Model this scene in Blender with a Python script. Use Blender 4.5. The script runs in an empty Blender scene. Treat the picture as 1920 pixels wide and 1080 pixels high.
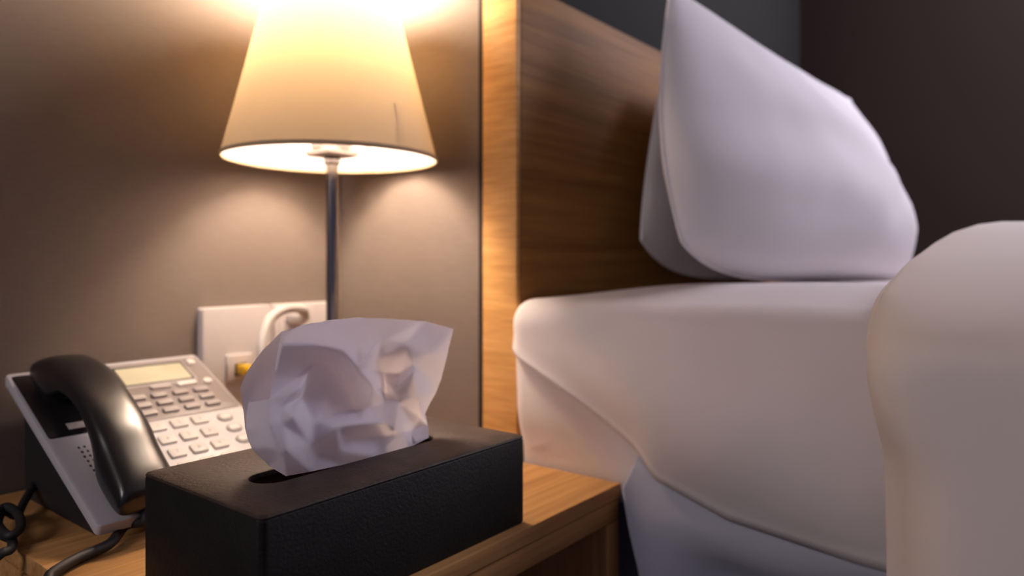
import bpy, bmesh, math, random
from mathutils import Vector, Matrix, noise, geometry
random.seed(3)
S = bpy.context.scene
COL = S.collection
PI = math.pi

# ------------------------------------------------------------------ camera, world, lights, exposure
# world: X along the headboard wall (away from the nightstand), Y into that wall, Z up; camera over the origin
CZ = 0.708                                    # camera height; nightstand top at 0.50
F = 1350.0                                    # focal length in pixels of a 1920 wide frame
cd = bpy.data.cameras.new('camera')
cam = bpy.data.objects.new('camera', cd); COL.objects.link(cam)
cam.location = (0, 0, CZ)
cam.rotation_euler = (PI/2, 0, -math.atan2(.7865, .6174))
cd.sensor_width = 36; cd.lens = F/1920*36; cd.shift_y = -48/1920
cd.clip_start = .01
cd.dof.use_dof = True; cd.dof.focus_distance = .47; cd.dof.aperture_fstop = 3.8
S.camera = cam

w = bpy.data.worlds.new('world'); S.world = w; w.use_nodes = True
bg = w.node_tree.nodes['Background']
bg.inputs[0].default_value = (.62, .57, .84, 1); bg.inputs[1].default_value = .165

def area(name, loc, target, size, col, power):
    l = bpy.data.lights.new(name, 'AREA'); l.shape = 'RECTANGLE'; l.size, l.size_y = size
    l.color = col; l.energy = power
    o = bpy.data.objects.new(name, l); COL.objects.link(o); o.location = loc
    o.rotation_euler = (Vector(target)-Vector(loc)).to_track_quat('-Z', 'Y').to_euler()
    return o
area('window_daylight', (1.62, -.22, 1.45), (.95, .33, .75), (.6, .6), (.91, .85, .98), 13)
area('left_fill', (-1.3, .52, 1.35), (.7, .1, .65), (.5, .5), (1.0, .88, .86), 7.5)  # unseen fill added to brighten the duvet and mattress side
BULB = 290.0                                   # radiance of the lamp's bulb

S.view_settings.view_transform = 'Standard'; S.view_settings.look = 'None'
S.view_settings.gamma = 1; S.view_settings.exposure = 0
S.view_settings.use_curve_mapping = False

# ------------------------------------------------------------------ helpers
def ray(px, py):
    t = (px-960)/F; u = (492-py)/F
    return Vector((.7865+.6175*t, .6174-.7866*t, u))
def at_h(px, py, h):
    r = ray(px, py); r = r*(h/r.z); return Vector((r.x, r.y, h+CZ))
def at_y(px, py, y):
    r = ray(px, py); r = r*(y/r.y); return Vector((r.x, r.y, r.z+CZ))

def link(name, me, m=None, parent=None, smooth=True):
    o = bpy.data.objects.new(name, me); COL.objects.link(o)
    if m is not None: me.materials.append(m)
    if smooth:
        for p in me.polygons: p.use_smooth = True
    if parent is not None: o.parent = parent
    return o
def mesh(name, vs, fs, m=None, parent=None, smooth=True, fix=True):
    me = bpy.data.meshes.new(name); me.from_pydata([tuple(v) for v in vs], [], fs)
    if fix:
        bm = bmesh.new(); bm.from_mesh(me); bmesh.ops.recalc_face_normals(bm, faces=bm.faces); bm.to_mesh(me); bm.free()
    return link(name, me, m, parent, smooth)
def sharp(o, ang=40):
    me = o.data; bm = bmesh.new(); bm.from_mesh(me)
    for e in bm.edges:
        if len(e.link_faces) == 2 and e.calc_face_angle(0) > math.radians(ang): e.smooth = False
    bm.to_mesh(me); bm.free(); return o
def box(name, lo, hi, m, parent=None, bev=.0015, seg=2):
    bm = bmesh.new(); bmesh.ops.create_cube(bm, size=1)
    c = [(a+b)/2 for a, b in zip(lo, hi)]; s = [b-a for a, b in zip(lo, hi)]
    for v in bm.verts: v.co = Vector([v.co[i]*s[i]+c[i] for i in range(3)])
    if bev: bmesh.ops.bevel(bm, geom=bm.edges[:]+bm.verts[:], offset=bev, segments=seg, profile=.5, affect='EDGES')
    me = bpy.data.meshes.new(name); bm.to_mesh(me); bm.free()
    return sharp(link(name, me, m, parent), 35)
def rrect(hx, hy, r, k=8, cx=0, cy=0):
    pts = []
    for sx, sy, a0 in ((1, 1, 0), (-1, 1, 90), (-1, -1, 180), (1, -1, 270)):
        for i in range(k):
            a = math.radians(a0+90*i/(k-1))
            pts.append((cx+sx*(hx-r)+r*math.cos(a), cy+sy*(hy-r)+r*math.sin(a)))
    return pts
def loft(name, loops, m, parent=None, cap0=True, cap1=True, ang=40, closed=True):
    n = len(loops[0]); vs = [p for l in loops for p in l]; fs = []
    for i in range(len(loops)-1):
        for j in range(n if closed else n-1):
            a = i*n+j; b = i*n+(j+1) % n
            fs.append((a, b, b+n, a+n))
    if cap0: fs.append(tuple(range(n))[::-1])
    if cap1: fs.append(tuple((len(loops)-1)*n+j for j in range(n)))
    return sharp(mesh(name, vs, fs, m, parent), ang)
def lathe(name, prof, m, parent=None, n=48, c=(0, 0, 0), ang=40, caps=False):
    loops = [[(c[0]+r*math.cos(2*PI*j/n), c[1]+r*math.sin(2*PI*j/n), c[2]+z) for j in range(n)] for r, z in prof]
    return loft(name, loops, m, parent, caps, caps, ang)
def smooth_path(pts, k=8):
    P = [Vector(p) for p in pts]; P = [P[0]*2-P[1]]+P+[P[-1]*2-P[-2]]; out = []
    for i in range(1, len(P)-2):
        for j in range(k):
            t = j/k; a, b, c, d = P[i-1:i+3]
            out.append(.5*((2*b)+(c-a)*t+(2*a-5*b+4*c-d)*t*t+(3*b-a-3*c+d)*t**3))
    out.append(P[-2]); return out
def tube(name, pts, r, m, parent=None, n=12, k=8):
    P = smooth_path(pts, k); loops = []; up = Vector((.13, .27, .95)).normalized()
    for i, p in enumerate(P):
        d = (P[min(i+1, len(P)-1)]-P[max(i-1, 0)]).normalized()
        x = up-d*up.dot(d)
        x.normalize(); up = x; y = d.cross(x)
        rr = r(i/(len(P)-1)) if callable(r) else r
        loops.append([p+(x*math.cos(2*PI*j/n)+y*math.sin(2*PI*j/n))*rr for j in range(n)])
    return loft(name, loops, m, parent)
def empty(name, loc, label, cat, group=None):
    o = bpy.data.objects.new(name, None); COL.objects.link(o); o.location = loc; o.empty_display_size = .05
    o['label'] = label; o['category'] = cat
    if group: o['group'] = group
    return o
def tag(o, label, cat, group=None):
    o['label'] = label; o['category'] = cat
    if group: o['group'] = group
    return o
def struct(o): o['kind'] = 'structure'; return o
def rebase(root):
    """children were built in world space: keep them there under a root that sits at the thing's base"""
    bpy.context.view_layer.update()
    for ch in root.children: ch.matrix_parent_inverse = root.matrix_basis.inverted()
    return root

# ------------------------------------------------------------------ materials
def mat(name, col, rough=.6, metal=0., spec=.5, bump=None, var=None, sheen=0., coat=0.):
    m = bpy.data.materials.new(name); m.use_nodes = True; nt = m.node_tree; b = nt.nodes['Principled BSDF']
    b.inputs['Base Color'].default_value = (*col, 1); b.inputs['Roughness'].default_value = rough
    b.inputs['Metallic'].default_value = metal; b.inputs['Specular IOR Level'].default_value = spec
    if sheen: b.inputs['Sheen Weight'].default_value = sheen
    if coat: b.inputs['Coat Weight'].default_value = coat
    tc = nt.nodes.new('ShaderNodeTexCoord')
    def noise_node(scale, detail=4, stretch=None):
        n = nt.nodes.new('ShaderNodeTexNoise'); n.inputs['Scale'].default_value = scale; n.inputs['Detail'].default_value = detail
        if stretch:
            mp = nt.nodes.new('ShaderNodeMapping'); mp.inputs['Scale'].default_value = stretch
            nt.links.new(tc.outputs['Object'], mp.inputs[0]); nt.links.new(mp.outputs[0], n.inputs['Vector'])
        else: nt.links.new(tc.outputs['Object'], n.inputs['Vector'])
        return n
    if var:                                   # (scale, amount, stretch)
        n = noise_node(var[0], 5, var[2] if len(var) > 2 else None)
        r = nt.nodes.new('ShaderNodeValToRGB')
        r.color_ramp.elements[0].position = .3; r.color_ramp.elements[1].position = .7
        r.color_ramp.elements[0].color = (*[max(0, c*(1-var[1])) for c in col], 1)
        r.color_ramp.elements[1].color = (*[min(1, c*(1+var[1])) for c in col], 1)
        nt.links.new(n.outputs['Fac'], r.inputs[0]); nt.links.new(r.outputs[0], b.inputs['Base Color'])
    if bump:                                  # (scale, strength, distance, stretch)
        n = noise_node(bump[0], 6, bump[3] if len(bump) > 3 else None)
        bp = nt.nodes.new('ShaderNodeBump'); bp.inputs['Strength'].default_value = bump[1]; bp.inputs['Distance'].default_value = bump[2]
        nt.links.new(n.outputs['Fac'], bp.inputs['Height']); nt.links.new(bp.outputs[0], b.inputs['Normal'])
    return m
def wood(name, dark, light, stretch, scale=1., rough=.6):
    m = bpy.data.materials.new(name); m.use_nodes = True; nt = m.node_tree; b = nt.nodes['Principled BSDF']
    tc = nt.nodes.new('ShaderNodeTexCoord'); mp = nt.nodes.new('ShaderNodeMapping'); mp.inputs['Scale'].default_value = stretch
    n1 = nt.nodes.new('ShaderNodeTexNoise'); n1.inputs['Scale'].default_value = 1.0*scale; n1.inputs['Detail'].default_value = 6; n1.inputs['Distortion'].default_value = .6
    n2 = nt.nodes.new('ShaderNodeTexNoise'); n2.inputs['Scale'].default_value = 4.5*scale; n2.inputs['Detail'].default_value = 8
    mx = nt.nodes.new('ShaderNodeMix'); mx.data_type = 'FLOAT'; mx.inputs[0].default_value = .45
    r = nt.nodes.new('ShaderNodeValToRGB'); e = r.color_ramp.elements
    e[0].position = .36; e[0].color = (*dark, 1); e[1].position = .64; e[1].color = (*light, 1)
    L = nt.links.new
    L(tc.outputs['Object'], mp.inputs[0]); L(mp.outputs[0], n1.inputs['Vector']); L(mp.outputs[0], n2.inputs['Vector'])
    L(n1.outputs['Fac'], mx.inputs[2]); L(n2.outputs['Fac'], mx.inputs[3]); L(mx.outputs[0], r.inputs[0]); L(r.outputs[0], b.inputs['Base Color'])
    bp = nt.nodes.new('ShaderNodeBump'); bp.inputs['Strength'].default_value = .15; bp.inputs['Distance'].default_value = .001
    L(n2.outputs['Fac'], bp.inputs['Height']); L(bp.outputs[0], b.inputs['Normal'])
    b.inputs['Roughness'].default_value = rough; b.inputs['Specular IOR Level'].default_value = .22
    return m
def cloth(name, col, trans=.0, tcol=None, bump=(900, .12, .0004), rough=.9):
    m = mat(name, col, rough, spec=.15, bump=bump)
    if trans:
        nt = m.node_tree; b = nt.nodes['Principled BSDF']; out = nt.nodes['Material Output']
        t = nt.nodes.new('ShaderNodeBsdfTranslucent'); t.inputs[0].default_value = (*(tcol or col), 1)
        mx = nt.nodes.new('ShaderNodeMixShader'); mx.inputs[0].default_value = trans
        nt.links.new(b.outputs[0], mx.inputs[1]); nt.links.new(t.outputs[0], mx.inputs[2]); nt.links.new(mx.outputs[0], out.inputs[0])
    return m
M = {}
M['wallpaper'] = mat('beige_wallpaper', (.185, .150, .127), .8, spec=.2, bump=(60, .25, .0008, (1, 1, 14)), var=(18, .05, (3, 3, 30)))
M['dark_wall'] = mat('dark_wall', (.022, .0215, .021), .85, spec=.2, bump=(200, .2, .0006))
M['brown_wall'] = mat('dark_brown_wall', (.038, .026, .022), .85, spec=.2, bump=(200, .2, .0006))
M['shadow_gap'] = mat('gap_shade', (.02, .016, .014), .8)  # shade inside the wall seam put into the colour
M['floor'] = mat('carpet', (.05, .042, .038), .95, bump=(500, .5, .002), var=(90, .3))
M['ceiling'] = mat('ceiling_paint', (.16, .15, .145), .9, bump=(300, .1, .0005))
M['wood_top'] = wood('oak_nightstand', (.34, .165, .055), (.60, .325, .12), (2.2, 46, 46))
M['wood_side'] = wood('oak_side', (.28, .135, .05), (.48, .25, .10), (46, 46, 3))
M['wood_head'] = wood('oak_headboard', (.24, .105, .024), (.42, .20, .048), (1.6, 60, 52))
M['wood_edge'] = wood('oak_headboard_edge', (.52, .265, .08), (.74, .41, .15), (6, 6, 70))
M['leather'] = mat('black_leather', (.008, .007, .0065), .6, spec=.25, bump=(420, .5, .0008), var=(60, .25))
M['leather_top'] = mat('lit_leather_top', (.045, .029, .022), .6, spec=.35, bump=(420, .6, .0009), var=(60, .25))  # same black leather, brown lamplight on the top put into the colour
M['cavity'] = mat('box_lining', (.10, .05, .025), .9)
M['tissue'] = cloth('tissue_paper', (.90, .86, .95), .42, (.93, .87, .88), bump=(700, .15, .0003))
M['sheet'] = cloth('white_sheet', (.80, .74, .73))
M['drape'] = cloth('shaded_white_drape', (.50, .51, .60))  # white cloth, bluish shade below the mattress put into the colour
M['pillow'] = cloth('white_pillowcase', (.80, .77, .79), bump=(600, .12, .0004))
M['duvet'] = cloth('white_duvet', (.84, .76, .71))
M['black_plastic'] = mat('black_plastic', (.012, .011, .012), .30, bump=(900, .12, .0002), coat=.15)
M['black_matt'] = mat('black_matt_plastic', (.014, .013, .014), .6, bump=(900, .2, .0003))
M['silver'] = mat('silver_plastic', (.55, .53, .56), .42, bump=(1200, .06, .0002))
M['grey_panel'] = mat('grey_panel', (.26, .22, .215), .45, bump=(1200, .06, .0002))
M['grey_key'] = mat('grey_key', (.42, .375, .365), .4, bump=(1200, .06, .0002))
M['white_key'] = mat('white_key', (.74, .70, .66), .45, bump=(1200, .06, .0002))
M['white_button'] = mat('white_button', (.85, .82, .78), .35, bump=(1200, .06, .0002))
M['keypad'] = mat('light_keypad', (.80, .76, .77), .42, bump=(1200, .06, .0002))
M['ink'] = mat('grey_ink', (.46, .43, .42), .6, bump=(1200, .02, .0001))
M['lcd'] = mat('lcd_glass', (.66, .62, .45), .25, var=(40, .06))
M['label'] = mat('paper_label', (.42, .38, .36), .7, var=(200, .2))
M['plate'] = mat('white_socket_plastic', (.72, .67, .66), .4, bump=(900, .04, .0002))
M['hole'] = mat('socket_hole', (.03, .028, .026), .7)
M['cable_white'] = mat('white_cable', (.80, .76, .72), .45, bump=(700, .1, .0002))
M['yellow'] = mat('yellow_cable', (.80, .46, .02), .45, bump=(700, .1, .0002))
M['chrome'] = mat('dark_chrome', (.30, .285, .285), .18, metal=1., bump=(500, .02, .0001))
M['lamp_white'] = mat('white_lamp_fitting', (.80, .74, .70), .5, bump=(500, .02, .0001))
# lampshade: fabric outside, white lining inside, lets light through
def shade_mat():
    m = bpy.data.materials.new('lampshade_fabric'); m.use_nodes = True; nt = m.node_tree; L = nt.links.new
    nt.nodes.remove(nt.nodes['Principled BSDF']); out = nt.nodes['Material Output']
    tc = nt.nodes.new('ShaderNodeTexCoord'); mp = nt.nodes.new('ShaderNodeMapping'); mp.inputs['Scale'].default_value = (1, 1, 5)
    n = nt.nodes.new('ShaderNodeTexNoise'); n.inputs['Scale'].default_value = 160; n.inputs['Detail'].default_value = 5
    L(tc.outputs['Object'], mp.inputs[0]); L(mp.outputs[0], n.inputs['Vector'])
    r = nt.nodes.new('ShaderNodeValToRGB'); e = r.color_ramp.elements
    e[0].position = .3; e[0].color = (.64, .44, .21, 1); e[1].position = .7; e[1].color = (.72, .50, .245, 1)
    L(n.outputs['Fac'], r.inputs[0])
    out_d = nt.nodes.new('ShaderNodeBsdfDiffuse'); out_d.inputs[0].default_value = (.58, .48, .36, 1)
    in_d = nt.nodes.new('ShaderNodeBsdfDiffuse'); in_d.inputs[0].default_value = (.62, .58, .57, 1)
    tr = nt.nodes.new('ShaderNodeBsdfTranslucent'); L(r.outputs[0], tr.inputs[0])
    geo = nt.nodes.new('ShaderNodeNewGeometry')
    side = nt.nodes.new('ShaderNodeMixShader'); L(geo.outputs['Backfacing'], side.inputs[0]); L(out_d.outputs[0], side.inputs[1]); L(in_d.outputs[0], side.inputs[2])
    mx = nt.nodes.new('ShaderNodeMixShader'); mx.inputs[0].default_value = .112
    L(side.outputs[0], mx.inputs[1]); L(tr.outputs[0], mx.inputs[2]); L(mx.outputs[0], out.inputs[0])
    return m
M['shade'] = shade_mat()
def bulb_mat():
    m = bpy.data.materials.new('glowing_bulb'); m.use_nodes = True; nt = m.node_tree
    b = nt.nodes['Principled BSDF']; b.inputs['Base Color'].default_value = (1, .9, .8, 1)
    b.inputs['Emission Color'].default_value = (1, .785, .60, 1); b.inputs['Emission Strength'].default_value = BULB
    return m
M['bulb'] = bulb_mat()

# ------------------------------------------------------------------ the room
HT = 2.45
struct(box('floor', (-1.6, -3.2, -.06), (1.9, .80, 0), M['floor'], bev=0))
struct(box('ceiling', (-1.6, -.9, HT), (1.9, .80, HT+.06), M['ceiling'], bev=0))
struct(box('wall_back', (-1.6, .76, 0), (.605, .80, HT), M['wallpaper'], bev=0))
struct(box('wall_side', (.605, .5222, 0), (.6115, .76, HT), M['wallpaper'], bev=0))
struct(box('wall_headboard', (.6115, .5165, 0), (1.76, .80, HT), M['dark_wall'], bev=0))
struct(box('wall_right', (1.76, -3.2, 0), (1.86, .80, HT), M['brown_wall'], bev=0))
struct(box('gap_strip_1', (.604, .5165, 0), (.6115, .5215, HT), M['shadow_gap'], bev=.0008))  # dark strip standing for the shaded gap between wall and headboard

# ------------------------------------------------------------------ headboard
hb = empty('headboard', (1.18, .5165, 0), 'oak veneer headboard panel standing upright behind the white pillows', 'headboard')
box('panel', (.612, .468, .10), (1.74, .5160, CZ+.301), M['wood_head'], hb)
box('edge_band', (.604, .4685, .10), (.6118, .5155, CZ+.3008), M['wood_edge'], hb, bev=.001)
rebase(hb)

# ------------------------------------------------------------------ nightstand
NX0, NX1, NY0, NY1, NZ = .189, .598, .3386, .757, .50
ns = empty('nightstand', ((NX0+NX1)/2, (NY0+NY1)/2, 0), 'oak nightstand with an open front carrying lamp, telephone and tissue box', 'nightstand')
box('top_board', (NX0, NY0, NZ-.0135), (NX1, NY1, NZ), M['wood_top'], ns, bev=.0012)
box('lower_board', (NX0, NY0+.002, NZ-.034), (NX1, NY1, NZ-.0147), M['wood_top'], ns, bev=.0012)
box('side_panel', (NX0, NY0+.002, 0), (NX0+.022, NY1, NZ-.0345), M['wood_side'], ns)
box('side_panel', (NX1-.022, NY0+.002, 0), (NX1, NY1, NZ-.0345), M['wood_side'], ns)
box('back_panel', (NX0+.022, NY1-.012, .05), (NX1-.022, NY1, NZ-.0345), M['wood_side'], ns)
box('shelf', (NX0+.0225, NY0+.02, .22), (NX1-.0225, NY1-.013, .24), M['wood_top'], ns)
rebase(ns)

# ------------------------------------------------------------------ bed
bed = empty('bed_base', (1.17, -.5, 0), 'low upholstered bed base under the white mattress', 'bed base')
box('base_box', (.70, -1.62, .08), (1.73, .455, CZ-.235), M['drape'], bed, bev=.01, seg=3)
for fx in (.78, 1.66):
    for fy in (-1.52, .36): box('foot', (fx-.03, fy-.03, 0), (fx+.03, fy+.03, .08), M['black_matt'], bed)
rebase(bed)

MX0, MX1, MY0, MY1, MZ0, MZ1, MR = .60, 1.735, -1.65, .4665, CZ-.2335, CZ-.0275, .020
def rbox(name, lo, hi, r, div, m, parent=None, disp=None):
    c = [(a+b)/2 for a, b in zip(lo, hi)]; h = [(b-a)/2 for a, b in zip(lo, hi)]
    def ticks(hh, n):
        t = [-hh+r*i/5 for i in range(5)]
        inner = [-(hh-r)+2*(hh-r)*i/n for i in range(n+1)]
        return t+inner+[-x for x in t[::-1]]
    T = [ticks(h[i], div[i]) for i in range(3)]
    bm = bmesh.new()
    for ax in range(3):
        a, b = [(1, 2), (2, 0), (0, 1)][ax]
        for s in (-1, 1):
            g = {}
            for i, u in enumerate(T[a]):
                for j, v in enumerate(T[b]):
                    p = [0, 0, 0]; p[ax] = s*h[ax]; p[a] = u; p[b] = v
                    q = [max(-(h[k]-r), min(h[k]-r, p[k])) for k in range(3)]
                    d = Vector([p[k]-q[k] for k in range(3)]); d = d.normalized()*r
                    co = Vector(q)+d+Vector(c)
                    if disp: co = disp(co, d.normalized())
                    g[i, j] = bm.verts.new(co)
            for i in range(len(T[a])-1):
                for j in range(len(T[b])-1):
                    f = [g[i, j], g[i+1, j], g[i+1, j+1], g[i, j+1]]
                    bm.faces.new(f if s > 0 else f[::-1])
    bmesh.ops.remove_doubles(bm, verts=bm.verts, dist=1e-5)
    bmesh.ops.recalc_face_normals(bm, faces=bm.faces)
    me = bpy.data.meshes.new(name); bm.to_mesh(me); bm.free()
    return link(name, me, m, parent)
def crown(x, y, z):
    a = min(x-MX0+.01, MY1-y+.01)
    return .019*(1-smooth01(a/.17)**.8)*smooth01((z-(MZ1-.12))/.12)
def smooth01(t): t = max(0, min(1, t)); return t*t*(3-2*t)
def bulge(y, z): return .010*smooth01((y-.33)/.11)*smooth01((z-(CZ-.203))/.05)
def mdisp(p, n):
    k = .0035*noise.noise(p*6)+.0012*noise.noise(p*19)
    return p+n*min(k, .001)-Vector((bulge(p.y, p.z)*smooth01((MX0+.15-p.x)/.15), 0, crown(p.x, p.y, p.z)))
mt = rbox('mattress', (MX0, MY0, MZ0), (MX1, MY1, MZ1), MR, (16, 40, 8), M['sheet'], disp=mdisp)
tag(mt, 'thick mattress in a white sheet with a tucked hospital corner', 'mattress')

# the flap of sheet folded over the side of the mattress: lower hem runs diagonally, then swells out and curls under
HEM = [(.467, -.074), (.445, -.094), (.3196, -.172), (.300, -.196), (.2325, -.2175), (.13, -.2275), (0, -.231), (-1.5, -.231)]
def hem(y):
    for (y1, h1), (y0, h0) in zip(HEM, HEM[1:]):
        if y >= y0: return h1+(h0-h1)*(y1-y)/(y1-y0)
    return HEM[-1][1]
def smooth01(t): t = max(0, min(1, t)); return t*t*(3-2*t)
ys = [.4665-.0035*i for i in range(90)]+[.1515-.02*i for i in range(1, 60)]
NV = 46; vs = []; fs = []
for y in ys:
    inset = 0
    if y > MY1-MR:
        d = min(MR*.999, y-(MY1-MR)); inset = MR-math.sqrt(MR*MR-d*d)
    hl = hem(y)
    arc = PI/2*MR; top_len = .16; side_len = max(.002, (MZ1-MR)-(hl+CZ))
    L = top_len+arc+side_len
    swell = smooth01((.44-y)/.24)*(1-.55*smooth01((.17-y)/.1))
    for j in range(NV):
        s = L*j/(NV-1)
        if s < top_len: x, z, nx, nz = MX0+MR+top_len-s, MZ1, 0, 1
        elif s < top_len+arc:
            a = (s-top_len)/MR; nx, nz = -math.sin(a), math.cos(a)
            x, z = MX0+MR+MR*nx, MZ1-MR+MR*nz
        else: x, z, nx, nz = MX0, MZ1-MR-(s-top_len-arc), -1, 0
        h = z-CZ
        off = .0042
        if s > top_len+arc*.35:
            k = (s-top_len-arc*.35)/(L-top_len-arc*.35)
            off += swell*.036*math.sin(PI*min(1, k**1.25))*(1 if k < 1 else 0)
        edge = (L-s)
        off += (.0015+.0025*smooth01((.44-y)/.06))*math.exp(-edge/.006)                        # rolled hem
        off += .0018*noise.noise(Vector((x*7, y*9, z*9)))+.0022*smooth01((L-s)/.02)*noise.noise(Vector((y*4, z*13+y*9, 3)))
        nz_ = z; z -= crown(x, y, z); x -= bulge(y, nz_)*smooth01((MX0+.15-x)/.15)
        vs.append((x+nx*off+inset*(1 if s > top_len*.5 else s/(top_len*.5)), y, z+nz*off-inset*.45*(1 if s < top_len else max(0, 1-(s-top_len)/arc))))
n = len(ys)
for i in range(n-1):
    for j in range(NV-1): fs.append((i*NV+j, i*NV+j+1, (i+1)*NV+j+1, (i+1)*NV+j))
fl = mesh('sheet_flap', vs, fs, M['sheet'], mt)
fl['label'] = 'diagonally folded flap of white sheet over the mattress side'
sm = fl.modifiers.new('thick', 'SOLIDIFY'); sm.thickness = .0018; sm.offset = 1

# sheet hanging below the mattress, with a turned edge beside the nightstand
def drape():
    vs = []; fs = []; ny, nh = 70, 26
    left = [(-.176, .318), (-.208, .3345), (-.29, .3185), (-.45, .300), (-.62, .29)]
    def ly(h):
        for (h1, y1), (h0, y0) in zip(left, left[1:]):
            if h >= h0: return y1+(y0-y1)*(h1-h)/(h1-h0)
        return left[-1][1]
    for j in range(nh):
        h = -.176-(.62-.176)*j/(nh-1)
        for i in range(ny):
            t = (i/(ny-1))**1.6; y = ly(h)*(1-t)+(-1.5)*t
            d = ly(h)-y
            lowk = smooth01((-.236-h)/.08)
            x = .5978-.007*math.exp(-d/.010)*smooth01((-.186-h)/.03)+lowk*(.008+.065*smooth01((d-.01)/.08)+.009*math.sin(d*42+h*5+.6)*smooth01(d/.03)+.006*noise.noise(Vector((y*10, h*6, 1))))
            vs.append((x, y, h+CZ))
    for j in range(nh-1):
        for i in range(ny-1): fs.append((j*ny+i, j*ny+i+1, (j+1)*ny+i+1, (j+1)*ny+i))
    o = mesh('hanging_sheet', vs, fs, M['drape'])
    s = o.modifiers.new('thick', 'SOLIDIFY'); s.thickness = .0012; s.offset = 0
    return o
dr = tag(drape(), 'white sheet hanging below the mattress beside the nightstand', 'sheet')

# pillows leaning on the headboard
def pillow(name, TL, TR, BL, BR, T, pinch, label, seed, sag=.0, belly=0., nb=None, lift=(0, 0, 0), fold=0):
    TL, TR, BL, BR = [Vector((p[0], p[1], p[2]+CZ)) for p in (TL, TR, BL, BR)]
    N = 44; vs = []; fs = []; idx = {}
    def base(s, t):
        e = lambda q: math.sin(PI*q)
        s2 = s+(pinch*.5*e(t)*(-1 if s < .5 else -.05)*abs(1-2*s)); t2 = t-pinch*.9*e(s)*max(0, 2*t-1)
        q = (1-s2)**8*(1-t2)**3
        return (TL*(1-s2)+TR*s2)*t2+(BL*(1-s2)+BR*s2)*(1-t2)+Vector((lift[0], 0, lift[1]))*q
    nrm = ((TR-TL).cross(TL-BL)).normalized()
    if nrm.y > 0: nrm = -nrm                  # faces the room
    for side in (1, -1):
        for i in range(N+1):
            for j in range(N+1):
                s, t = i/N, j/N
                s = .5-.5*math.cos(PI*s); t = .5-.5*math.cos(PI*t)
                edge = i in (0, N) or j in (0, N)
                if side == -1 and edge: idx[side, i, j] = idx[1, i, j]; continue
                k = (4*s*(1-s))**.5*(4*t*(1-t))**.5
                k = k*(1+belly*(.5-t))
                p = base(s, t)
                wr = noise.noise(Vector((s*4+seed, t*5, side)))*.010+noise.noise(Vector((s*13+seed, t*6, side)))*.003
                if side > 0: k -= fold*(.14*math.exp(-((s+t*.9-1.22)/.09)**2)*smooth01((s-.3)/.3)-.07*math.exp(-((s+t*.9-1.02)/.12)**2))*min(1, k*1.5)
                p = p+nrm*side*((T if side > 0 else (nb or T))*k+wr*k)
                idx[side, i, j] = len(vs); vs.append(p)
    for side in (1, -1):
        for i in range(N):
            for j in range(N):
                f = [idx[side, i, j], idx[side, i+1, j], idx[side, i+1, j+1], idx[side, i, j+1]]
                fs.append(f if side > 0 else f[::-1])
    o = mesh(name, vs, fs, M['pillow'])
    # seam piping round the edge
    ring = [idx[1, i, 0] for i in range(N)]+[idx[1, N, j] for j in range(N)]+[idx[1, i, N] for i in range(N, 0, -1)]+[idx[1, 0, j] for j in range(N, 0, -1)]
    pts = [vs[k] for k in ring[::2]]; pts.append(pts[0])
    tube('seam', pts, .0022, M['pillow'], o, n=6, k=2)
    return tag(o, label, 'pillow', 'pillows against the headboard')
pillow('pillow', (.780, .375, .325), (1.43, .33, .30), (.655, .320, -.0225), (1.335, .225, -.0225), .085, .06,
       'large plump white pillow in front, leaning back on another pillow', 1.3, belly=.8, nb=.028, lift=(.035, .045, 0), fold=1)
pillow('pillow', (.88, .436, .245), (1.43, .436, .25), (.750, .408, -.0225), (1.40, .395, -.0225), .030, .015,
       'rear white pillow pressed between the front pillow and the wooden headboard', 7.7, belly=.5, nb=.024, lift=(.02, .05, 0))

# duvet hanging over the bed's side
def duvet(name, outer, inner, y0, dy, parent=None, straight=1., skew=.008):
    O = smooth_path([(x, 0, h) for x, h in outer], 6); I = smooth_path([(x, 0, h) for x, h in inner], 6)
    m_ = len(O); I = [I[min(len(I)-1, round(i*(len(I)-1)/(m_-1)))] for i in range(m_)]
    secs = [(0, .04), (.002, .3), (.007, .55), (.016, .78), (.03, .93), (.05, 1), (.09, 1), (.15, 1), (.25, 1), (.4, 1), (.7, 1), (1.1, 1), (1.5, 1)]
    loops = []
    for d, k in secs:
        y = y0-d*dy; lp = []
        for side, A, B in ((0, O, I), (1, I, O)):
            rng = range(m_) if side == 0 else range(m_-1, -1, -1)
            for i in rng:
                mid = (A[i]+B[i])*.5; p = mid+(A[i]-mid)*k
                if side == 0: p = p+Vector((1, 0, 0))*min(0, (.488-.04*max(0, -p.z-.06)-p.x))*smooth01((d-.004)/.035)*straight*smooth01((-.015-p.z)/.06)
                w_ = .006*noise.noise(Vector((p.x*6, y*7, p.z*6)))*k*(1 if side == 0 else .2)
                lp.append((p.x-abs(w_)*.5, y-skew*smooth01((-.05-p.z)/.09), p.z+CZ+w_))
        loops.append(lp)
    return loft(name, loops, M['duvet'], parent, ang=180)
dv = duvet('duvet',
      [(1.70, .050), (1.25, .050), (.95, .041), (.80, .030), (.70, .0155), (.61, -.004), (.535, -.028), (.490, -.064), (.497, -.10), (.530, -.14), (.543, -.21), (.545, -.30), (.545, -.46)],
      [(1.70, -.014), (1.25, -.014), (.95, -.014), (.80, -.014), (.70, -.015), (.64, -.020), (.60, -.031), (.572, -.064), (.566, -.10), (.562, -.14), (.562, -.21), (.562, -.30), (.562, -.46)],
      .112, 1.0)
tag(dv, 'puffy white duvet folded over the bed and hanging down its side', 'duvet')
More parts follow.
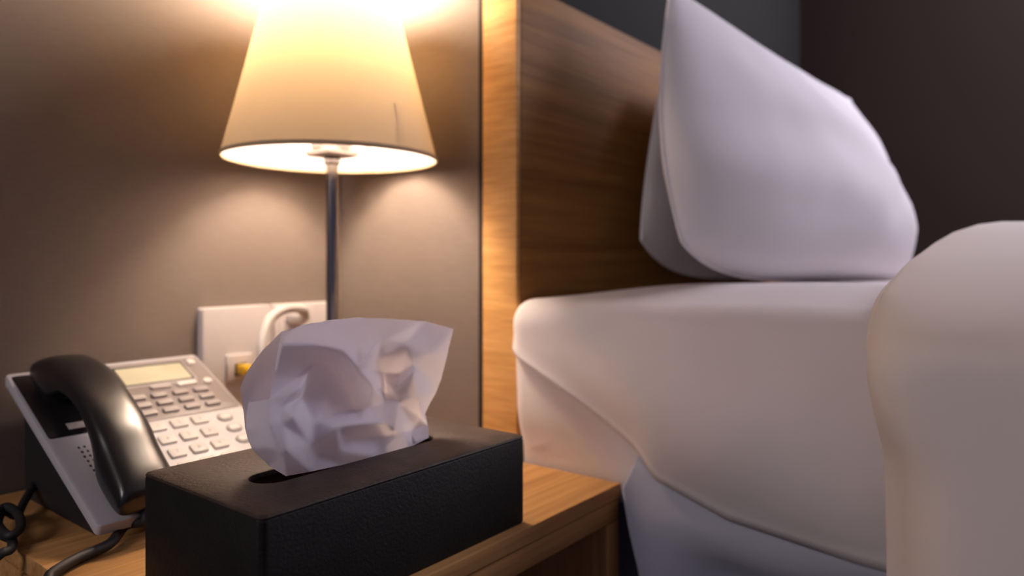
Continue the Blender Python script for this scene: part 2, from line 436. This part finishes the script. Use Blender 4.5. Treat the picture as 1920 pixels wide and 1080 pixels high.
d2 = duvet('duvet_underside',
      [(1.69, .012), (1.25, .012), (.95, .008), (.80, .004), (.70, -.003), (.62, -.016), (.566, -.035), (.540, -.064), (.541, -.10), (.546, -.14), (.550, -.21), (.552, -.30), (.552, -.44)],
      [(1.69, -.0155), (1.25, -.0155), (.95, -.0155), (.80, -.0155), (.70, -.016), (.64, -.021), (.601, -.032), (.576, -.064), (.570, -.10), (.566, -.14), (.565, -.21), (.565, -.30), (.565, -.44)],
      .119, 1.0, dv, 0, .026)
d2['label'] = 'flatter under layer of the duvet peeking out'

# ------------------------------------------------------------------ table lamp
LX, LY, LZ = .487, .627, NZ
lamp = empty('table_lamp', (LX, LY, LZ), 'table lamp with tapered beige fabric shade, lit, on a slim chrome pole', 'lamp')
c0 = (LX, LY, LZ)
lathe('base', [(0.0001, .0005), (.062, .0005), (.065, .003), (.065, .010), (.062, .0135), (.03, .016), (.010, .019), (.0085, .026), (0.0001, .026)], M['chrome'], lamp, c=c0)
lathe('pole', [(.0065, .018), (.0065, .312), (.0085, .314), (.0085, .322), (.0065, .326), (.0001, .327)], M['chrome'], lamp, n=24, c=c0)
HB, RB, RT, HS = CZ-LZ+.1107, .1115, .0638, .1855       # shade bottom height over the table, radii, height
sh = lathe('shade', [(RB+(RT-RB)*i/16, HB+HS*i/16) for i in range(17)], M['shade'], lamp, n=96, c=c0)
# make the outside the front of the fabric
bm = bmesh.new(); bm.from_mesh(sh.data)
for f in bm.faces:
    c = f.calc_center_median()
    if f.normal.dot(Vector((c.x-LX, c.y-LY, 0))) < 0: f.normal_flip()
bm.to_mesh(sh.data); bm.free()
M['hem'] = cloth('shade_hem', (.50, .38, .24))
for nm, R_, H_ in (('lower_rim', RB, HB), ('upper_rim', RT, HB+HS)):
    lathe(nm, [(R_+.0013*math.cos(a), H_+.0022*math.sin(a)) for a in [2*PI*i/8 for i in range(9)]], M['hem'], sh, n=96, c=c0)
hol = lathe('bulb_holder', [(.0001, .3275), (.020, .3275), (.021, .329), (.021, .335), (.013, .336), (.013, .420), (.0001, .420)], M['lamp_white'], lamp, n=32, c=c0)
bul = lathe('bulb', [(.0001, .420), (.010, .421), (.012, .427), (.017, .440), (.021, .462), (.024, .490), (.025, .522), (.020, .542), (.010, .552), (.0001, .554)], M['bulb'], lamp, n=32, c=c0)
for k in range(3):
    a = 2*PI*k/3+.5
    tube('shade_spoke', [(LX+.018*math.cos(a), LY+.018*math.sin(a), LZ+.334), (LX+.05*math.cos(a), LY+.05*math.sin(a), LZ+.345), (LX+.0995*math.cos(a), LY+.0995*math.sin(a), LZ+.3645)], .0013, M['lamp_white'], lamp, n=6, k=4)
# square switch plate under the bulb holder
loft('gallery_plate', [[(LX+x, LY+y, LZ+z) for x, y in rrect(hx, hx, .004, 4)] for z, hx in ((.3215, .019), (.3225, .0205), (.3262, .0205), (.3272, .019))], M['lamp_white'], lamp)
rebase(lamp)

# ------------------------------------------------------------------ tissue box and tissue
BX0, BX1, BY0, BY1, BZ0, BZ1 = .2229, .4605, .3478, .4845, NZ, CZ-.138
bcx, bcy, bhx, bhy = (BX0+BX1)/2, (BY0+BY1)/2, (BX1-BX0)/2, (BY1-BY0)/2
SX, SY, SHX, SHY = .334, .409, .078, .0135
tb = empty('tissue_box', (bcx, bcy, NZ), 'black leather tissue box at the front of the nightstand', 'tissue box')
def R3(hx, hy, r, z, cx=bcx, cy=bcy): return [(x, y, z) for x, y in rrect(hx, hy, r, 8, cx, cy)]
zt = BZ1-.0026
loft('body', [R3(bhx-.001, bhy-.001, .004, BZ0+.0004), R3(bhx, bhy, .005, BZ0+.0015), R3(bhx, bhy, .005, zt-.0012), R3(bhx-.0008, bhy-.0008, .0045, zt-.0002),
              R3(bhx-.006, bhy-.006, .003, zt-.0002), R3(bhx-.006, bhy-.006, .003, BZ0+.006)], M['leather'], tb, True, True)
slot = lambda g, z: R3(SHX+g, SHY+g, SHY+g-.0005, z, SX, SY)
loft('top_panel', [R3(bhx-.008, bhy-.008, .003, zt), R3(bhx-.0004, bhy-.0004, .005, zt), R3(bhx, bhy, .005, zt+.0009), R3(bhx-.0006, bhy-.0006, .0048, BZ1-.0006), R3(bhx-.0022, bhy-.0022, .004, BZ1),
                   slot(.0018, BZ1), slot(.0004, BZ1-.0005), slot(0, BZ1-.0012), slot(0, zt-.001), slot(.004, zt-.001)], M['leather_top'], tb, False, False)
loft('liner', [slot(.010, zt-.0012), slot(.012, BZ0+.012)], M['cavity'], tb, False, True)
rebase(tb)

CX = lambda x, y: (430+x/3.086, 570+y/3.086)
def crumple(name, V, m, cuts=2, amp=.0012, seed=0., bound=None, gain=1., soft=3):
    """a creased sheet: (x, y, depth) places of its folds in mm-deep relief, triangulated, then softened"""
    pts2 = [Vector((x/100, -y/100)) for x, y, d in V]
    nb = bound; edges = [(i, (i+1) % nb) for i in range(nb)]
    vo, eo, fo, ov, oe, of = geometry.delaunay_2d_cdt(pts2, edges, [list(range(nb))], 1, 1e-6)
    co = []
    for k, p in enumerate(vo):
        d = V[ov[k][0]][2] if ov[k] else 0
        q = CX(p.x*100, -p.y*100)
        co.append(at_y(q[0], q[1], .405+d*gain/1000))
    o = mesh(name, co, [list(f) for f in fo], m)
    bm = bmesh.new(); bm.from_mesh(o.data)
    for it in range(cuts):
        bmesh.ops.subdivide_edges(bm, edges=bm.edges[:], cuts=1, use_grid_fill=True, smooth=.0)
        bmesh.ops.triangulate(bm, faces=bm.faces[:])
    for it in range(soft): bmesh.ops.smooth_vert(bm, verts=[v for v in bm.verts if not v.is_boundary], factor=.5, use_axis_x=True, use_axis_y=True, use_axis_z=True)
    bm.normal_update()
    for v in bm.verts:
        p = v.co
        k = noise.noise(Vector((p.x*60+seed, p.y*60, p.z*60)))*amp+abs(noise.noise(Vector((p.x*130+seed, p.y*40, p.z*110))))*amp*.7
        v.co = p+v.normal*k*(0 if p.z < BZ1+.006 else 1)
    bm.to_mesh(o.data); bm.free()
    for p in o.data.polygons: p.use_smooth = True
    return o
FRONT = [ # outline, clockwise from the upper left
 (300, 178, 8), (390, 130, 8), (560, 95, 9), (750, 78, 8), (960, 88, 6), (1130, 100, 4), (1294, 145, 0), (1255, 320, -2), (1225, 430, 1), (1190, 520, 2), (1132, 635, 3),
 (1150, 700, 1), (1155, 772, -6), (1060, 822, -6), (850, 882, -5), (650, 932, -3), (470, 970, -3), (328, 996, -2), (230, 938, 8), (130, 840, 3), (95, 720, 5), (110, 570, 8), (230, 552, 0), (262, 400, 3)]
NBF = len(FRONT)
FRONT += [(300, 235, -4), (450, 235, -7), (560, 245, -7), (650, 270, -6), (740, 230, 1), (800, 290, -6),
 (640, 180, 2), (500, 165, 3), (880, 200, 3), (1000, 160, 1),
 (370, 330, 1), (500, 330, 5), (620, 360, 5), (380, 440, 2), (430, 530, 4), (560, 545, 0), (650, 460, 3),
 (740, 375, -9), (830, 480, -9), (900, 562, -3), (1000, 700, -6), (1075, 795, -6), (740, 470, -1), (800, 600, -3),
 (850, 330, -1), (890, 400, 3), (905, 520, 5), (1020, 235, -8), (1060, 345, -7), (960, 500, -4), (980, 565, -6), (1050, 740, 1), (1105, 660, 3), (1060, 395, -10), (1095, 540, -9), (1120, 640, -5), (1180, 290, -6), (1150, 420, -1), (990, 400, 2),
 (400, 497, -6), (372, 650, -11), (332, 850, -13), (470, 810, -7), (620, 712, -11), (760, 690, -11), (890, 690, -8), (990, 745, -6), (520, 870, -2), (700, 775, -2), (860, 770, -1), (640, 850, -5), (600, 640, 0), (480, 680, -3), (720, 620, 1),
 (170, 700, -3), (230, 700, -8), (190, 830, -5), (300, 700, -9), (310, 600, -5), (285, 850, -11), (330, 940, -7), (160, 620, 2)]
BACK = [ # the layer behind: its left edge shows bluish beside the front layer
 (65, 485, 16), (110, 385, 18), (190, 270, 18), (300, 160, 13), (390, 134, 13), (560, 99, 14), (750, 83, 14), (800, 300, 15), (880, 520, 14), (980, 700, 10), (1010, 800, 6), (900, 840, 7), (600, 890, 9), (330, 930, 11), (235, 925, 12), (130, 830, 13), (92, 715, 14), (75, 600, 15)]
NBB = len(BACK)
BACK += [(290, 240, 20), (280, 400, 24), (240, 560, 26), (150, 500, 21), (160, 600, 22), (130, 700, 18), (200, 400, 23), (240, 300, 20), (180, 330, 20), (450, 300, 20), (500, 550, 28), (700, 300, 18), (750, 600, 24), (350, 700, 25), (600, 750, 18), (900, 750, 14)]
REAR = [(x+14, y+12, d+12) for x, y, d in BACK[:4]]+[(430, 190, 24), (560, 260, 27), (600, 500, 31), (560, 760, 24), (520, 880, 14)]+[(x+8, y, d+7) for x, y, d in BACK[NBB-5:NBB]]  # layer added behind the left side to dim lamplight coming through
NBR = len(REAR)
REAR += [(260, 330, 33), (300, 520, 37), (200, 560, 32), (330, 700, 33), (430, 420, 34), (180, 720, 28)]
ti = crumple('tissue', FRONT, M['tissue'], 3, .0007, 2.0, NBF, 1.7, 3)
tag(ti, 'crumpled white paper tissue sticking up from the black box', 'tissue')
tk = crumple('back_layer', BACK, M['tissue'], 3, .0010, 9.0, NBB); tk.parent = ti
tk = crumple('rear_dim_layer', REAR, M['tissue'], 3, .0010, 5.0, NBR); tk.parent = ti

# ------------------------------------------------------------------ telephone
TAU = math.radians(25.7)
P0 = Vector((.223, .553, CZ-.19)); E1 = Vector((1, 0, 0)); E2 = Vector((0, math.cos(TAU), math.sin(TAU))); EN = E1.cross(E2)
PM = Matrix((( E1.x, E2.x, EN.x, P0.x), (E1.y, E2.y, EN.y, P0.y), (E1.z, E2.z, EN.z, P0.z), (0, 0, 0, 1)))
ph = empty('telephone', (.31, .64, NZ), 'silver desk telephone with black handset and grey display beside the tissue box', 'telephone')
W_, L_ = .174, .2115
def pl(u, v, w_=0): return PM @ Vector((u/1000, v/1000, w_/1000))
def slab(name, cx, cy, hx, hy, r, w0, w1, m, parent, bev=.5, k=5):
    return loft(name, [[pl(x, y, z) for x, y in rrect(hx-i, hy-i, max(.05, r-i), k, cx, cy)] for z, i in ((w0, 0), (w1-bev, 0), (w1-bev*.3, bev*.3), (w1, bev))], m, parent)
ribs = []
body = loft('body', [[pl(x, y, z) for x, y in rrect(87-i, 105.75-i, 4, 6, 87, 105.75)] for z, i in ((-11, 3), (-9.5, .8), (-2, 0), (-.5, .4), (0, 1.4))], M['silver'], ph)
# wedge stand below the body
def stand():
    a = [(25, 6, 40), (W_*1000-25, 0, 0)]
    vs = []
    for u in (12, 162):
        p = [pl(u, 28, -11), pl(u, 196, -11)]
        vs += [p[0], p[1], Vector((p[1].x, p[1].y-.004, NZ+.0008)), Vector((p[0].x, p[0].y+.004, NZ+.0008))]
    fs = [(0, 1, 2, 3), (4, 7, 6, 5), (0, 4, 5, 1), (1, 5, 6, 2), (2, 6, 7, 3), (3, 7, 4, 0)]
    return sharp(mesh('stand', vs, fs, M['black_matt'], ph), 30)
stand()
slab('cradle_panel', 37, 157, 34, 48, 2.5, -.2, .7, M['black_plastic'], ph)
slab('label_card', 31, 121, 11, 4.2, .6, .7, 1.1, M['label'], ph, .1)
slab('keypad_panel', 122, 59, 49.5, 49.5, 2, -.2, .7, M['keypad'], ph)
slab('function_panel', 122, 157.5, 49.5, 48, 2, -.2, .8, M['grey_panel'], ph)
slab('display_surround', 117.5, 182.0, 36.5, 19, 2, .7, 1.6, M['grey_key'], ph)
bez = slab('display_bezel', 117.5, 182.0, 34.0, 16.5, 1, 1.5, 2.0, M['black_matt'], ph, .2)
slab('display', 117.2, 181.0, 32.2, 14.2, .8, 1.9, 2.3, M['lcd'], ph, .1)
slab('soft_key', 140, 158.5, 10.5, 3.0, 2.9, .7, 3.0, M['white_button'], ph, .8)
slab('soft_key', 114, 158.5, 10.5, 3.0, 2.9, .7, 3.0, M['grey_key'], ph, .8)
for v in (195, 158): slab('round_key', 161, v, 4.3, 4.3, 4.25, .7, 3.2, M['white_button'], ph, .9, 8)
for v in (145, 132.5, 120):
    for u in (86.5, 106.5, 127, 147.5): slab('function_key', u, v, 7.2, 3.3, 1.4, .7, 3.6, M['grey_key'], ph, .9)
DIG = '123456789*0#'
for r_ in range(4):
    for c_ in range(3):
        u, v = (85, 104.3, 123.7)[c_], 98.5-19.5*r_
        k_ = slab('number_key', u, v, 7.0, 5.9, 1.8, .6, 3.0, M['white_key'], ph, .8)
        cu = bpy.data.curves.new('digit', 'FONT'); cu.body = DIG[r_*3+c_]; cu.size = .0062; cu.align_x = 'CENTER'; cu.align_y = 'CENTER'; cu.extrude = .00006; cu.resolution_u = 3
        tmp = bpy.data.objects.new('digit', cu); COL.objects.link(tmp); bpy.context.view_layer.update()
        me = bpy.data.meshes.new_from_object(tmp.evaluated_get(bpy.context.evaluated_depsgraph_get())); bpy.data.objects.remove(tmp)
        to = link('digit', me, M['ink'], smooth=False)
        to.parent = k_; to.matrix_basis = Matrix.Translation(pl(u, v, 3.06)) @ PM.to_3x3().to_4x4()
for v in (96, 78, 60):
    rk = slab('side_key', 148, v, 7.6, 6.0, 5.9, .6, 2.0, M['ink'], ph, .6, 8)
    slab('key_cap', 148, v, 5.4, 4.0, 3.9, 1.9, 3.0, M['white_button'], rk, .6, 8)
for i in range(8):
    for j in range(2): slab('speaker_hole', 19+j*4.2+(i % 2)*.4, 92-i*6.2, .9, 1.5, .85, -.2, .22, M['hole'], ph, .05, 4)
# handset: sections across its length, arching over the body
HSV = [(-5, 9, 15), (-3.8, 6, 23), (0, 4, 28), (8, 1.6, 31.5), (18, 1.2, 34), (32, 1.6, 37.5), (42, 3, 40.5), (50, 12, 43), (60, 22, 45.5), (80, 29, 48.5), (100, 31, 50), (120, 30, 49.8), (135, 26, 48.3), (146, 15, 46.6), (154, 5, 44.8), (166, 2.5, 41), (180, 2.5, 34.5), (188, 4, 28.5), (192.5, 8, 22), (194, 12, 17)]
loops = []
for q in range(len(HSV)):
    v, lo, hi = HSV[q]
    hw = 22.5-3.0*smooth01(1-abs(v-98)/70)
    if q in (0, len(HSV)-1): hw *= .82
    if q in (1, len(HSV)-2): hw *= .95
    cw, hh = (lo+hi)/2, (hi-lo)/2; lp = []
    for i in range(28):
        a = 2*PI*i/28; ca, sa = math.cos(a), math.sin(a)
        e = .55 if sa > 0 else .35
        lp.append(pl(33+hw*math.copysign(abs(ca)**.62, ca), v, cw+hh*math.copysign(abs(sa)**(.72 if sa > 0 else .4), sa)))
    loops.append(lp)
hs = loft('handset', loops, M['black_plastic'], ph, ang=75)
hs['label'] = 'glossy black handset lying on the telephone'
ss = hs.modifiers.new('sub', 'SUBSURF'); ss.levels = 1; ss.render_levels = 2
for nm, v in (('earpiece', 172), ('mouthpiece', 24)):
    loft(nm, [[pl(33+r*math.cos(2*PI*i/24), v+r*math.sin(2*PI*i/24)*.8, z) for i in range(24)] for r, z in ((15, .8), (16.5, 1.4), (16.5, 3.5))], M['black_matt'], hs)
# cord from the handset across the table and off the edge, with a tangle at the left
H = lambda px, py, h: at_h(px, py, h)
tube('cord', [pl(30, 3, 8), pl(30, -8, 2), H(236, 985, -.199), H(205, 1020, -.2025), H(150, 1045, -.2035), H(112, 1066, -.2035), H(92, 1084, -.2035), (.1795, .512, NZ-.004), (.1775, .514, NZ-.03), (.1775, .525, NZ-.11)],
     .0038, M['black_matt'], ph)
tube('cord', [pl(8, 150, -14), H(88, 868, -.180), H(66, 905, -.192), H(46, 940, -.198), H(30, 966, -.200), H(8, 958, -.199), H(-4, 982, -.198), H(16, 1004, -.198), H(38, 990, -.196), H(34, 964, -.193), H(12, 950, -.192), H(-8, 968, -.195), H(2, 1000, -.199),
              H(22, 1012, -.203), H(20, 1030, -.2035), H(0, 1040, -.2032), (.166, .594, NZ-.008), (.164, .60, NZ-.05), (.164, .61, NZ-.14)],
     .0033, M['black_matt'], ph)
rebase(ph)

# ------------------------------------------------------------------ wall sockets and their cables
def plate(name, x0, x1, label):
    z1 = CZ-.0500; z0 = z1-.140
    e = empty(name, ((x0+x1)/2, .76, (z0+z1)/2), label, 'socket', 'wall sockets above the nightstand')
    cx, cz = (x0+x1)/2, (z0+z1)/2
    loft('face_plate', [[(x, .76-d, z) for x, z in rrect((x1-x0)/2-i, (z1-z0)/2-i, .003, 5, cx, cz)] for d, i in ((.0002, 0), (.0085, 0), (.0105, .0008), (.011, .0025))], M['plate'], e)
    return e, cx, cz
e, cx, cz = plate('wall_socket', .4085, .4945, 'white wall socket plate with the yellow network plug')
b = box('socket_module', (cx-.016, .7455, cz-.014), (cx+.016, .7495, cz+.016), M['plate'], e, bev=.001)
box('port', (cx-.007, .7450, cz-.008), (cx+.007, .7457, cz+.006), M['hole'], b, bev=0)
rebase(e)
e2_, cx2, cz2 = plate('wall_socket', .4985, .5845, 'white wall socket plate with the white power plug')
pz = CZ-.064
b = box('socket_module', (cx2-.034, .7470, pz-.056), (cx2+.010, .7495, pz+.0105), M['plate'], e2_, bev=.0008)
for dx in (-.007, .007): box('slot', (cx2-.012+dx-.0012, .7466, pz-.042), (cx2-.012+dx+.0012, .7472, pz-.030), M['hole'], b, bev=0)
rebase(e2_)
# yellow network cable
yc = empty('network_cable', (cx, .745, cz), 'yellow network cable plugged into the left wall socket', 'cable')
box('plug', (cx-.006, .7280, cz-.006), (cx+.006, .7449, cz+.005), M['yellow'], yc, bev=.0015)
tube('cord', [(cx, .729, cz-.001), (cx+.001, .716, cz-.003), (cx-.001, .709, cz-.016), (cx-.004, .712, cz-.045), (cx-.004, .722, cz-.078), (cx+.006, .730, NZ+.006), (cx+.03, .735, NZ+.0035), (cx+.05, .736, NZ+.0034)], lambda t: .0042 if t < .25 else .0031, M['yellow'], yc)
rebase(yc)
# white power cable
xp = .522
wc = empty('power_cable', (xp, .745, pz), 'white power cable curving out of the right wall socket', 'cable')
loft('plug', [[(xp+r*math.cos(2*PI*i/20), y, pz+r*math.sin(2*PI*i/20)) for i in range(20)] for y, r in ((.7466, .0105), (.738, .0105), (.728, .0095), (.722, .007))], M['cable_white'], wc)
tube('cord', [(xp, .724, pz), (.507, .709, CZ-.0545), (.484, .705, CZ-.0525), (.464, .704, CZ-.061), (.451, .698, CZ-.077), (.444, .692, CZ-.098), (.446, .690, CZ-.130), (.458, .697, NZ+.018), (.485, .722, NZ+.0062), (.505, .724, NZ+.0061)], lambda t: .0058-.0008*t, M['cable_white'], wc)
rebase(wc)
